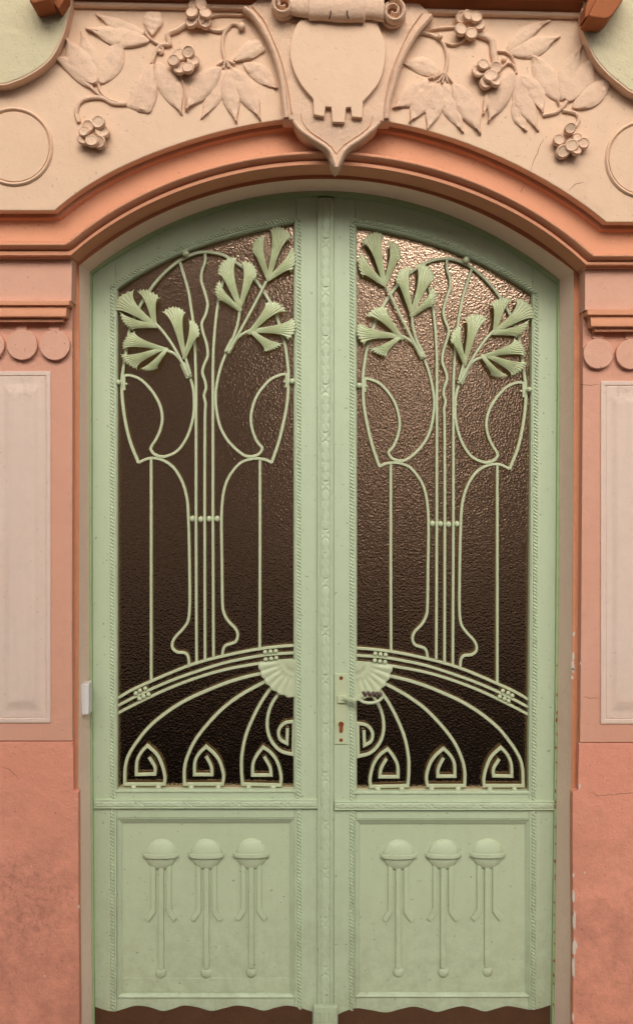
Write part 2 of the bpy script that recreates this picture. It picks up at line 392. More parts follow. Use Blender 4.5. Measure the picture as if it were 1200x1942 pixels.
# piers: fillet under the archivolt, block, stepped cornice, discs, wall face, plinth
prism('fillet', [(-560, 478), (134, 478), (134, 489.5), (-560, 489.5)], -0.048, 0.03, orange, house)
prism('fillet', [(1109, 498), (1760, 498), (1760, 508.5), (1109, 508.5)], -0.048, 0.03, orange, house)
prism('pier_block', [(-560, 488), (137, 490.5), (136, 571), (-560, 571)], -0.034, 0.033, discm, house, bev=0.002)
prism('pier_block', [(1108.5, 510), (1760, 509), (1760, 589), (1108, 588)], -0.034, 0.033, discm, house, bev=0.002)
def hmould(name, prof, xa, xb, mat, slope=0.0):
    """profile of (py, depth, end inset) run along the wall, the visible end returned to the wall"""
    r1 = []; 
    rails = []
    for py, y, ins in prof:
        e = xb - ins if xb < 600 else xb + ins
        rails.append([V(xa, py, y), V(e, py, y)] + [Vector((V(e, py, y).x, 0.0, V(e, py, y).z))])
    return facing(loft(name, rails, mat, house, smooth=30))
profL = [(569.5, 0, 0), (570, -0.05, 0), (571, -0.052, 0), (578, -0.052, 0), (579.5, -0.044, 0.5), (581, -0.040, 5), (588, -0.043, 6), (595, -0.047, 6.5), (600, -0.046, 7), (602, -0.038, 9), (603, -0.026, 12), (604, -0.030, 13), (610, -0.030, 13), (611, -0.028, 13), (611.5, 0, 13)]
hmould('pier_cornice', profL, -560, 132.5, orange)
hmould('pier_cornice', [(p + 18.5, y, i) for p, y, i in profL], 1760, 1113.5, orange)
for cx, cy in ((-144, 653), (-82, 653), (-20, 653.5), (42, 653.5), (104, 654), (1134, 670.5), (1195.5, 671.5), (1257, 672), (1319, 672)):
    disc('roundel', cx, cy, 28.3 / 603.0, -0.017, 0.002, discm, house, n=44, bev=0.002, jitter=0.006)
    if -40 < cx < 1240:
        t0 = cy - 43 if cx < 600 else cy - 41
        prism('roundel_neck', [(cx - 10.5, t0), (cx + 9.5, t0), (cx + 10, cy - 28), (cx - 11, cy - 28)], -0.006, 0.002, discm, house, bev=0.001)
# wall faces
prism('wall_face', [(-560, 480), (137, 480), (138, 760), (137, 1200), (138, 1405), (-560, 1405)], 0.0, 0.034, pier, house, bev=0.0015)
prism('wall_face', [(1105, 500), (1760, 500), (1760, 1407.5), (1099, 1407.5), (1101, 1200), (1104, 760)], 0.0, 0.034, pier, house, bev=0.0015)
PLT = 0.002
prism('plinth', [(-560, 1406.5), (139, 1406.5), (140, 1500), (149, 1503), (149.5, 1700), (151, 1900), (151.5, 2115), (-560, 2115)], PLT, 0.034, plinthm, house, bev=0.002)
prism('plinth', [(1760, 1409), (1097, 1409), (1095, 1498), (1085, 1503), (1084.5, 1600), (1085.5, 1700), (1086.5, 1800), (1085.5, 1900), (1086, 2115), (1760, 2115)], PLT, 0.034, plinthm, house, bev=0.002)
box('footing', -1.93, -0.777, 0.003, 0.034, ZG - 0.1, V(0, 2114, PLT).z, plinthm, house)
box('footing', 0.777, 1.9, 0.003, 0.034, ZG - 0.1, V(0, 2114, PLT).z, plinthm, house)

# framed wall panels with a pillowed field
def wall_panel(x0, x1, y0, y1):
    iw = 10
    xs = sorted(set([x0, x0 + .6, x0 + 4, x0 + 8, x0 + iw, x0 + iw + 1.2] + list(np.linspace(x0 + iw + 3, x1 - iw - 3, 26)) + [x1 - iw - 1.2, x1 - iw, x1 - 8, x1 - 4, x1 - .6, x1]))
    ys = sorted(set([y0, y0 + .6, y0 + 4, y0 + 8, y0 + iw, y0 + iw + 1.2] + list(np.linspace(y0 + iw + 3, y0 + 70, 20)) + list(np.linspace(y0 + 80, y1 - 80, 20)) + list(np.linspace(y1 - 70, y1 - iw - 3, 20)) + [y1 - iw - 1.2, y1 - iw, y1 - 8, y1 - 4, y1 - .6, y1]))
    vs = []; fs = []
    for py in ys:
        for px in xs:
            d = min(px - x0, x1 - px, py - y0, y1 - py)
            if d <= 0: h = -0.004
            elif d < 8.5: h = 0.0045 + 0.001 * math.sin(d / 8 * PI)
            elif d < iw + 0.5: h = 0.0015
            else:
                h = 0.003
                dx = min(px - x0, x1 - px) - iw - 10; dy = min(py - y0, y1 - py) - iw - 12
                q = min(dx / 13.0, dy / 22.0)
                q = max(0.0, min(1.0, q))
                h += 0.007 * (q * q * (3 - 2 * q))
            vs.append(V(px, py, -h))
    m = len(xs)
    for j in range(len(ys) - 1):
        for i in range(m - 1):
            fs.append((j * m + i, j * m + i + 1, (j + 1) * m + i + 1, (j + 1) * m + i))
    return facing(obj('wall_panel', vs, fs, panelm, house, smooth=28))
wall_panel(-13, 97, 703.5, 1371)
wall_panel(1138, 1248, 722, 1373)

# chipped paint along the right jamb and stone
for (cx, cy, rx, ry) in ((1087, 1203, 3, 6), (1086, 1246, 3, 9), (1085.5, 1262, 4, 12), (1085.5, 1273, 3, 6), (1084, 1285, 2.5, 4), (1101, 1259, 2, 4), (1098, 1411, 1.6, 3), (1098.5, 1491, 2.6, 6),
                         (1087, 1660, 2, 5), (1087, 1700, 2.6, 18), (1088, 1745, 3, 22), (1089, 1795, 5, 16), (1087, 1835, 3, 22), (1086, 1930, 2.5, 10), (1108, 1655, 2, 2), (60, 1643, 1.6, 1.4), (85, 1851, 1.5, 1.5), (149.5, 1720, 2, 3)):
    k = 11; pts = []
    for i in range(k):
        a = 2 * PI * i / k; q = random.uniform(0.6, 1.15)
        pts.append((cx + rx * q * math.cos(a), cy + ry * q * math.sin(a)))
    yy = YB - 0.0045 if (cy < 1500 and cx < 1090) else PLT - 0.0008
    prism('paint_chip', pts, yy, yy + 0.006, whitebare, house, bev=0)
for cx, cy in ((1071, 1510), (1068, 1590)):
    pass

crackm = plaster('crack_brown', srgb(120, 78, 58), var=0.3, speck=0.0, bump=0.0)  # dark brown colour of the crack lines themselves
def crack(pts, y, parent=house, w=0.0006):
    q = []
    for a, b in zip(pts[:-1], pts[1:]):
        n = max(2, int(math.dist(a, b) / 5))
        for k in range(n): q.append((a[0] + (b[0] - a[0]) * k / n + random.uniform(-1, 1), a[1] + (b[1] - a[1]) * k / n + random.uniform(-1, 1)))
    q.append(pts[-1])
    sweep('crack', q, y, w, 0.0004, crackm, parent, wf=lambda t: 0.5 + 0.8 * math.sin(PI * t))
crack([(1005, 322), (1014, 300), (1024, 276), (1031, 262)], -0.1002)
crack([(1078, 361), (1090, 350), (1106, 345)], -0.1002)
crack([(1119, 1503), (1130, 1509), (1160, 1507), (1200, 1503), (1260, 1507)], PLT - 0.0002)
crack([(982, 375), (990, 358), (995, 345)], -0.045)
crack([(1096, 728), (1115, 731), (1134, 729)], -0.0002)
crack([(1104, 1322), (1125, 1324), (1137, 1324)], -0.0002)
crack([(0, 1452), (20, 1460), (38, 1478)], PLT - 0.0002, w=0.0004)
# medallions on the frieze
for cx, cy in ((27, 278), (1219, 302)):
    c = V(cx, cy, -0.103)
    rr = 64.5 / 622.0
    ring = []
    for (r, y) in ((73, -0.099), (72.5, -0.104), (69.5, -0.108), (66.5, -0.105), (65.8, -0.098)):
        ring.append([Vector((c.x + r / 622 * math.cos(a), y, c.z + r / 622 * math.sin(a))) for a in [2 * PI * i / 72 for i in range(72)]])
    facing(loft('medallion_ring', ring, cream, frieze, closed=True, smooth=50))
    disc('medallion', cx, cy, 64.5 / 622, -0.105, -0.099, cream, frieze, n=72, bev=0.0015)

# bull's-eye bosses of pale plaster at the top corners, standing proud of the frieze
cl = [(0,158),(27,152),(53,140.5),(80,123),(100,102),(117,67),(128,27),(133,0),(134,-20)]
left = [(p[0] , p[1]) for p in crom([(-160, -10), (-150, 60), (-110, 120), (-60, 150)] + cl, 9)]
prism('bullseye', left + [(134, -160), (-160, -160)], -0.145, -0.10, palegreen, house, bev=0.002)
right = crom([(1106,15),(1106,35),(1109,60),(1117,83),(1130,110),(1153,137),(1177,157),(1200,173),(1250,186),(1320,165),(1365,110),(1380,40)], 9)
prism('bullseye', right + [(1380, -160), (1106, -160)], -0.145, -0.10, palegreen, house, bev=0.002)
# cream edge strip round each boss
def strip(pts, off):
    P = [V(p[0], p[1], -0.1) for p in pts]
    inner = []
    return P
wsweep('bullseye_edge', [Vector((q.x, -0.1215, q.z)) for q in [V(p[0], p[1], -0.145) for p in left]], 0, 0.0045, 0.0215, relief, house, sec=[(-1, -1), (1, -1), (1, 1), (-1, 1)])
wsweep('bullseye_edge', [Vector((q.x, -0.1215, q.z)) for q in [V(p[0], p[1], -0.145) for p in right]], 0, 0.0045, 0.0215, relief, house, sec=[(-1, -1), (1, -1), (1, 1), (-1, 1)])

# cornice over the frieze: cream bead, orange bed mould, brackets
sweep('cornice_bead', [(129, 9), (480, 16), (790, 22.5), (1113, 31)], -0.106, 0.0085, 0.014, relief, frieze, sec=ROUND)
def cband(name, x0, x1, prof, mat):
    rails = []
    for dy, y in prof:
        rails.append([V(x0, 2 + dy + (x0 - 130) * 0.0225, y), V(x1, 2 + dy + (x1 - 130) * 0.0225, y)])
    return facing(loft(name, rails, mat, house, smooth=25))
cband('cornice', 124, 1116, [(3, -0.099), (1.5, -0.112), (-8, -0.125), (-20, -0.140), (-22, -0.150), (-34, -0.165), (-36, -0.18), (-110, -0.18), (-112, -0.10)], shaded_orange)
prism('cornice_bracket', [(1116, 28), (1126, 8), (1146, -30), (1196, -30), (1186, -8), (1162, 26), (1154, 33), (1145, 35), (1121, 32)], -0.235, -0.145, shaded_orange, house, bev=0.004)
prism('cornice_bracket', [(1108, 34), (1115, 30), (1138, -16), (1122, -16), (1110, 12)], -0.20, -0.1405, shaded_orange, house, bev=0.003)
prism('cornice_bracket', [(50, -36), (57, 2), (64, 6), (96, -1), (101, -36)], -0.235, -0.145, shaded_orange, house, bev=0.004)
prism('cornice_bracket', [(102, -36), (101, 6), (112, 17), (126, -6), (130, -36)], -0.195, -0.1405, shaded_orange, house, bev=0.003)

# ---- keystone cartouche
OL = [(487,-30),(487,0),(479,6),(459,17,'c'),(475,31),(496,62),(517,108),(529,154),(533,192),(535,225),(537,227,'c'),(556,227,'c'),(562,242),(575,256),(596,269),(612,279),(623,292),(628,308),(637,320,'c'),(647,308),(654,292),(667,279),(687,265),(704,250),(715,240),(719,229,'c'),(740,230,'c'),(741,196),(746,158),(760,112),(783,75),(821,31,'c'),(802,12),(792,0),(790,-30)]
okp = crom(OL, 6)
key = prism('cartouche', okp, -0.128, -0.047, relief, house, bev=0.005, smooth=50)
# side ribs
def ribbon(name, pts, hw, hd, y, parent, mat=relief, sec=ROUND, wf=None, yf=None, step=6):
    return sweep(name, crom(pts, step), y, hw, hd, mat, parent, sec=sec, wf=wf, yf=yf, smooth=50)
ribbon('rib', [(463,17),(481,31),(503,64),(523,109),(535,155),(540,194),(543,224)], 0.0085, 0.014, -0.128, key)
ribbon('rib', [(478,12),(500,38),(515,68),(533,112),(545,160),(551,200),(553,215)], 0.0022, 0.006, -0.129, key)
ribbon('rib', [(817,31),(787,66),(768,98),(752,135),(744,165),(735,196),(732,226)], 0.0085, 0.014, -0.128, key)
ribbon('rib', [(800,25),(780,52),(763,85),(748,120),(736,158),(729,200),(728,215)], 0.0022, 0.006, -0.129, key)
ribbon('pendant_rim', [(557,229),(567,243),(580,254),(601,268),(617,278),(629,292),(634,306),(637.5,317)], 0.0062, 0.007, -0.129, key)
ribbon('pendant_rim', [(720,231),(711,241),(700,250),(683,264),(664,276),(650,289),(643,304),(637.5,317)], 0.0062, 0.007, -0.1292, key)
ribbon('pendant_groove', [(571,215),(575,232),(588,249),(610,264),(628,278),(638,291,'c'),(648,278),(666,265),(688,250),(702,235),(707,218)], 0.0016, 0.003, -0.129, key)
SH = [(600,32),(571,37),(556,62),(550,96),(554,125),(567,154),(579,171),(592,185),(594,190,'c'),(595,217,'c'),(615,221,'c'),(617,202,'c'),(628,203,'c'),(630,231,'c'),(653,232,'c'),(656,204,'c'),(665,203,'c'),(667,221,'c'),(687,223,'c'),(688,192,'c'),(704,175),(721,150),(730,112),(730,83),(721,58),(712,42),(690,32)]
shield = prism('shield', crom(SH, 6), -0.146, -0.126, cream, key, bev=0.0025)
# scroll roll on top of the shield
prof = [(548,24),(560,27),(574,29),(584,30),(587,35),(596,34.5),(615,34.5),(640,37.5),(662,37),(684,36),(689,38),(693,31),(704,30),(716,33),(728,36)]
rails = []
for k in range(15):
    a = PI * (k / 14.0) - PI / 2      # bottom to top, bulging forward
    rails.append([V(x, 3 + (x - 640) * 0.02 - (r + 3) * math.sin(a) , -0.146 - 0.040 * (r / 36) * math.cos(a)) for x, r in [(q[0], q[1]) for q in prof]])
facing(loft('scroll_roll', rails, relief, key, smooth=50))
for x in (626, 659):
    s = 1 if x < 640 else -1
    sweep('scroll_slit', crom([(x + 1 * s, 20), (x + 0.5 * s, 28), (x - 2 * s, 36)], 3), -0.1845, 0.0016, 0.0018, black, key, sec=ROUND)
def volute(cx, cy, r0, r1, turns, sgn, a0):
    pts = []
    N = 70
    for i in range(N + 1):
        t = i / N; a = a0 + sgn * turns * 2 * PI * t; r = r0 + (r1 - r0) * t ** 0.85
        pts.append((cx + r * math.cos(a), cy + r * math.sin(a)))
    disc('volute_core', cx, cy, (r1 + 1) / 625, -0.150, -0.126, relief, key, n=36, bev=0.004)
    P = [V(p[0], p[1], -0.158) for p in pts]
    wsweep('volute', P, 0, 0.0075, 0.020, relief, key, sec=ROUND, wf=lambda t: 0.45 + 0.62 * t, yf=lambda t: -0.012 * (1 - t), smooth=60)
volute(537, 12, 3, 21, 1.7, 1, 0.6)
volute(745, 25, 3, 23, 1.7, -1, PI - 0.6)

# ---- floral relief on the frieze
LK = [0]
def relief_leaf(parent, b, t, w, bend=0.0, nib=0.16, h=0.0085, blunt=False, lift=0.0):
    LK[0] += 1; lift = (0.0, 0.0035, 0.0015, 0.005)[LK[0] % 4]
    b = np.array(b, float); t = np.array(t, float); L = np.linalg.norm(t - b); d = (t - b) / L; nn = np.array([-d[1], d[0]])
    ns, nt2 = 20, 8; vs = []; fs = []
    ph = random.uniform(0, 6.28)
    for i in range(ns + 1):
        s = i / ns
        if blunt:
            hw = 0.5 * w * (min(1, (s * 1.9) ** 0.75)) * (1 - 0.25 * max(0, s - 0.7) / 0.3) * (0.5 + 0.5 * min(1, (1.0 - s) * 12 + .5))
        else:
            body = max(0.0, math.sin(PI * min(1, s / (1 - nib * 0.55)) ** 0.92)) ** 0.72
            hw = 0.5 * w * body
            if s > 1 - nib * 1.6: hw = max(hw, 3.1 * (1 - 0.45 * (s - (1 - nib)) / nib))
            hw = max(hw, 1.6)
        c = b + d * L * s + nn * bend * w * math.sin(PI * s)
        wob = 0.5 * math.sin(s * 9 + ph)
        for j in range(nt2 + 1):
            q = -1 + 2 * j / nt2
            hh = h * (0.42 + 0.58 * (1 - abs(q) ** 3.0)) + 0.0011 * math.sin(s * 7 + ph + q) + 0.0009 * math.sin(s * 23 + 3 * ph + 2 * q) + random.uniform(-.0005, .0005) - 0.0012 * max(0, 1 - abs(q) * 5)
            if not blunt and s > 1 - nib * 1.2: hh += 0.004
            if abs(q) == 1 or i in (0, ns): hh = h * 0.30
            p = c + nn * (hw * q + wob)
            vs.append(V(p[0], p[1], -0.10 - hh - lift))
    m = nt2 + 1
    for i in range(ns):
        for j in range(nt2): fs.append((i * m + j, i * m + j + 1, (i + 1) * m + j + 1, (i + 1) * m + j))
    # skirt down to the frieze
    loop = [j for j in range(m)] + [i * m + nt2 for i in range(1, ns + 1)] + [ns * m + j for j in range(nt2 - 1, -1, -1)] + [i * m for i in range(ns - 1, 0, -1)]
    base = len(vs)
    for k in loop: vs.append(Vector((vs[k].x, -0.098, vs[k].z)))
    q = len(loop)
    for k in range(q): fs.append((loop[k], base + k, base + (k + 1) % q, loop[(k + 1) % q]))
    return obj('stucco_leaf', vs, fs, relief, parent, smooth=38)

def berries(parent, cs):
    mx = sum(c[0] for c in cs) / len(cs); my = sum(c[1] for c in cs) / len(cs)
    ball('flower_core', mx, my, -0.103, 0.026, relief, parent, sy=0.7)
    for k, (x, y, r) in enumerate(cs):
        x = mx + (x - mx) * 0.93; y = my + (y - my) * 0.93
        yb = -0.122 - (0.010 if k % 2 else 0.0) - random.uniform(0, .004)
        c = V(x, y, yb); rr = r * 1.12 / 625
        a0 = random.uniform(-.5, .5); tilt = Vector((random.uniform(-.4, .4), 0, random.uniform(-.4, .4)))
        rails = []
        for (q, dy) in ((0.55, 0.030), (0.95, 0.012), (1.03, 0.003), (1.0, -0.003), (0.82, -0.0065), (0.72, -0.0045), (0.5, -0.004), (0.02, -0.0035)):
            ring = []
            for i in range(16):
                a = 2 * PI * i / 16
                u, v = math.cos(a) * q * rr * 1.02, math.sin(a) * q * rr * 0.97
                ring.append(Vector((c.x + u, min(-0.098, c.y + dy + u * tilt.x + v * tilt.z), c.z + v)))
            rails.append(ring)
        facing(loft('berry', rails, relief, parent, closed=True, smooth=50))

def stem(parent, pts, hw=0.0045, y=-0.104, name='twig', step=5, taper=None, hd=0.007):
    return ribbon(name, pts, hw, hd, y, parent, wf=taper, step=step)

brL = sweep('stucco_branch', crom([(360, 42), (335, 58), (318, 66), (322, 84), (306, 86), (296, 98), (291, 112), (288, 120)], 5), -0.105, 0.0095, 0.011, relief, frieze, sec=ROUND, smooth=50, wf=lambda t: 1.0 - 0.4 * t)
for b, t, wd, bend, kw in [
    ((176,166), (97,104), 33, 0.28, {}), ((187,158), (154,58), 36, -0.05, dict(h=0.006)), ((184,159), (125,68), 46, -0.12, dict(h=.0095)), ((190,160), (231,64), 42, 0.12, dict(h=.009)),
    ((283,78), (163,53), 38, -0.08, dict(h=.008)), ((276,64), (182,25), 27, -0.22, dict(h=.0065)), ((289,68), (291,22), 36, 0, dict(blunt=True)),
    ((284,119), (250,206), 38, -0.22, dict(blunt=True, h=.0075)), ((290,118), (272,212), 38, 0.02, dict(blunt=True, h=.0095)), ((298,118), (346,218), 42, -0.05, {}),
    ((418,127), (352,210), 42, 0.12, dict(h=.009)), ((426,131), (381,226), 34, -0.1, dict(h=.007)), ((432,132), (449,233), 34, 0.08, {}), ((436,128), (494,228), 40, -0.12, dict(h=.009)), ((442,116), (497,84), 33, -0.08, dict(blunt=True)), ((462,120), (527,168), 34, -0.1, dict(nib=.08))]:
    relief_leaf(brL, b, t, wd, bend, **kw)
stem(brL, [(240,197),(215,196),(195,186),(170,186),(152,194),(145,212),(150,232)], 0.0068)
stem(brL, [(187,160),(192,175),(205,188),(225,195)], 0.0045); stem(brL, [(172,166),(184,176),(196,188)], 0.0045)
stem(brL, [(320,85),(301,84),(283,72),(275,60)], 0.0045); stem(brL, [(296,96),(302,90),(309,92),(309,101),(302,103)], 0.0035)
ball('bud', 303, 97, -0.108, 0.007, relief, brL)
stem(brL, [(343,142),(350,172),(352,205)], 0.003, hd=.005)
stem(brL, [(388,50),(405,58),(424,58),(440,46),(452,48)], 0.0055); stem(brL, [(436,50),(426,62),(422,90),(428,118)], 0.0058)
stem(brL, [(388,36),(420,29),(452,30),(468,28)], 0.0035)
ball('bud', 458, 50, -0.112, 0.0115, relief, brL)
for e in ((412,124),(424,130),(434,128),(446,122),(440,132)): stem(brL, [(428,114), e], 0.0042)
berries(brL, [(167,239,11),(188,230,11.5),(196,249,11.5),(159,249,9.5),(157,265,9.5),(174,268,10.5),(190,271,10.5)])
berries(brL, [(362,42,10.5),(363,24,10),(367,9,9.5),(382,8,9.5),(389,42,10.5),(391,25,10),(378,40,9)])
berries(brL, [(340,103,11.5),(358,98,10.5),(368,115,10.5),(358,129,10.5),(341,130,11.5),(328,115,10)])

brR = sweep('stucco_branch', crom([(900, 63), (918, 69), (932, 78), (935, 100), (940, 122), (948, 132)], 5), -0.105, 0.011, 0.012, relief, frieze, sec=ROUND, smooth=50)
for b, t, wd, bend, kw in [
    ((960,97), (1043,38), 26, -0.26, dict(h=.0065)), ((963,101), (1062,68), 38, 0.1, dict(h=.0085)),
    ((974,136), (926,233), 42, 0.14, dict(h=.0095)), ((978,140), (1021,250), 40, 0.12, dict(h=.009)), ((986,142), (1030,216), 34, -0.25, dict(h=.006)), ((974,190), (998,250), 26, 0.08, dict(h=.006)), ((932,160), (915,218), 14, 0.0, dict(h=.006)),
    ((1060,193), (1006,102), 44, 0.06, dict(h=.0075, nib=.05)), ((1064,190), (1102,85), 36, -0.14, dict(h=.006)), ((1072,193), (1127,103), 44, 0.1, dict(h=.0095)), ((1086,204), (1158,147), 38, 0.12, dict(h=.0075, nib=.05)),
    ((835,138), (765,118), 34, 0.1, dict(nib=.04)), ((812,152), (744,204), 38, -0.15, dict(h=.007)), ((822,158), (776,233), 40, 0.05, dict(h=.0095)), ((832,157), (810,248), 32, -0.05, dict(h=.007)), ((841,155), (879,253), 36, 0.12, {}), ((858,158), (911,255), 42, -0.08, dict(h=.0095))]:
    relief_leaf(brR, b, t, wd, bend, **kw)
stem(brR, [(1028,219),(1052,214),(1066,203),(1074,192)], 0.0062); stem(brR, [(1066,210),(1090,215),(1097,226),(1091,240)], 0.0058)
stem(brR, [(948,132),(962,120),(976,128),(978,140)], 0.0045); stem(brR, [(938,98),(952,98),(966,104),(974,118),(976,132)], 0.0045)
ball('bud', 955, 113, -0.108, 0.008, relief, brR)
stem(brR, [(800,62),(822,68),(838,80),(846,100),(847,118),(843,140)], 0.006); stem(brR, [(790,66),(812,58),(836,54),(862,52)], 0.0045)
stem(brR, [(838,80),(858,86),(876,80),(884,68)], 0.0038)
ball('bud', 834, 69, -0.112, 0.009, relief, brR)
for e in ((820,150),(830,156),(838,158),(848,156),(858,158),(812,150)): stem(brR, [(843,138), e], 0.0038)
stem(brR, [(1056,192),(1062,204),(1056,212)], 0.0035)
berries(brR, [(874,33,10.5),(872,57,10.5),(893,65,10.5),(903,32,10),(910,48,9.5),(887,28,9)])
berries(brR, [(905,134,11.5),(915,121,10),(940,128,10.5),(930,144,11.5),(921,158,11),(940,156,9)])
berries(brR, [(1057,265,10),(1080,242,9.5),(1065,289,11),(1083,277,11),(1107,272,10),(1093,287,8),(1094,260,8)])

# ------------------------------------------------------------------ DOOR FRAME (fixed) 
frame = facing(loft('door_frame', [[p + Vector((0, 0.001, 0)) for p in Gr], [Vector((p.x, YR + 0.001, p.z)) for p in Hr], [Vector((p.x, 0.30, p.z)) for p in Hr]], greenf, None, smooth=30))
tag(frame, 'thin fixed green door frame lining the sand coloured arched reveal, rusty along its right edge', 'door frame')

for cy in (1262, 1318, 1352, 1366, 1392, 1418, 1446, 1481, 1500, 1521, 1530, 1568, 1600, 1634, 1662, 1668, 1712, 1735, 1768, 1790, 1822, 1850, 1866, 1905):
    cx = float(np.interp(cy, [1200, 1500, 1900], [1056.5, 1053.3, 1049])) + random.uniform(-1.2, 0.6)
    rx, ry = random.uniform(0.9, 1.7), random.uniform(1.6, 5.5)
    prism('rust_patch', [(cx + rx * random.uniform(.6, 1.2) * math.cos(a), cy + ry * random.uniform(.6, 1.2) * math.sin(a)) for a in [2 * PI * i / 9 for i in range(9)]], YR + 0.0002, YR + 0.003, rust, frame, bev=0)
# ------------------------------------------------------------------ DOOR LEAVES
YF = 0.155      # front face of stiles and rails
def dpoly(o): return o

def heightstrip(name, x0, x1, y0, y1, hf, du, nv, y, mat, parent, vertical=True, taper=None):
    """relief strip: u runs along, v across; hf(u_px, v[-1..1]) metres"""
    L = (y1 - y0) if vertical else (x1 - x0)
    nu = int(L / du); vs = []; fs = []
    for i in range(nu + 1):
        u = L * i / nu
        for j in range(nv + 1):
            v = -1 + 2 * j / nv
            if vertical:
                c = (x0[0] + (x0[1] - x0[0]) * i / nu, y0 + u); hw = x1
                p = (c[0] + v * hw, c[1])
            else:
                p = (x0 + u, y0 + (y1) * 0 + v * 0)
            h = hf(u, v)
            vs.append(V(p[0], p[1], y - h))
    m = nv + 1
    for i in range(nu):
        for j in range(nv): fs.append((i * m + j, i * m + j + 1, (i + 1) * m + j + 1, (i + 1) * m + j))
    return facing(obj(name, vs, fs, mat, parent, smooth=60))

def strip_along(name, path, hw, hf, nv, y, mat, parent, sm=60):
    """path: dense px points; relief strip with half-width hw px"""
    P = np.array(path, float); d = np.gradient(P, axis=0); d /= np.linalg.norm(d, axis=1)[:, None] + 1e-9
    nn = np.stack([-d[:, 1], d[:, 0]], 1); s = np.concatenate([[0], np.cumsum(np.linalg.norm(np.diff(P, axis=0), axis=1))])
    vs = []; fs = []; m = nv + 1
    for i in range(len(P)):
        for j in range(m):
            v = -1 + 2 * j / nv; p = P[i] + nn[i] * hw * v
            vs.append(V(p[0], p[1], y - hf(s[i], v)))
    for i in range(len(P) - 1):
        for j in range(nv): fs.append((i * m + j, i * m + j + 1, (i + 1) * m + j + 1, (i + 1) * m + j))
    return facing(obj(name, vs, fs, mat, parent, smooth=sm))

def resample(pts, step):
    P = [np.array(p[:2], float) for p in pts]; out = [P[0]]; 
    for a, b in zip(P[:-1], P[1:]):
        n = max(1, int(np.linalg.norm(b - a) / step))
        for k in range(1, n + 1): out.append(a + (b - a) * k / n)
    return out

def ropef(sgn, pitch=6.6):
    def f(s, v):
        e = math.sqrt(max(0, 1 - v * v))
        if abs(v) > 0.99: return -0.001
        q = math.sin(2 * PI * (s / pitch + sgn * v * 0.55))
        return 0.0062 * e * (0.62 + 0.46 * q) + 0.0008
    return f

def carve(s, v):
    if abs(v) > 0.985: return 0.0
    per = 92.0; u = s % per
    h = 0.0
    if u > 74:                                    # crossed ribbon
        w1 = (u - 74) / 18.0 * 2 - 1
        for sg in (1, -1):
            dd = abs(v - sg * w1) 
            h = max(h, 0.0022 * max(0, 1 - dd / 0.42) ** 0.5 * (1 if sg > 0 else .8))
        return h + 0.0004
    k = u / 74.0 * 4; idx = int(k)
    for i in (idx - 1, idx, idx + 1):
        if i < 0 or i > 4: continue
        for sg, v0 in ((1, 0.42), (-1, -0.42), (0, 0.0)):
            uc = (i + 0.5 + (0.45 if sg == 0 else 0)) * 18.5
            lu = (u - uc) / 12.0; 
            if abs(lu) < 1:
                wid = 0.48 * (1 - abs(lu) ** 1.6)
                cc = v0 + 0.22 * sg * lu
                dd = abs(v - cc)
                if dd < wid: h = max(h, 0.0038 * (1 - (dd / wid) ** 2) ** 0.6 * (1 - 0.35 * lu * lu) - 0.0008 * (dd < 0.05))
    return h + 0.0004

def MR(x, y):
    xr = 965.5 - 0.978 * (x - 263) + 5 * min(1, max(0, (700 - y) / 220))
    dy = float(np.interp(y, [400, 480, 723, 878, 984, 1230, 1493], [12.5, 12.5, 11, 9.5, 9.5, 5, 3]))
    dy += (xr - 840) * 0.018 * min(1, max(0, (1200 - y) / 300))
    return (xr, y + dy)
ID = lambda x, y: (x, y)

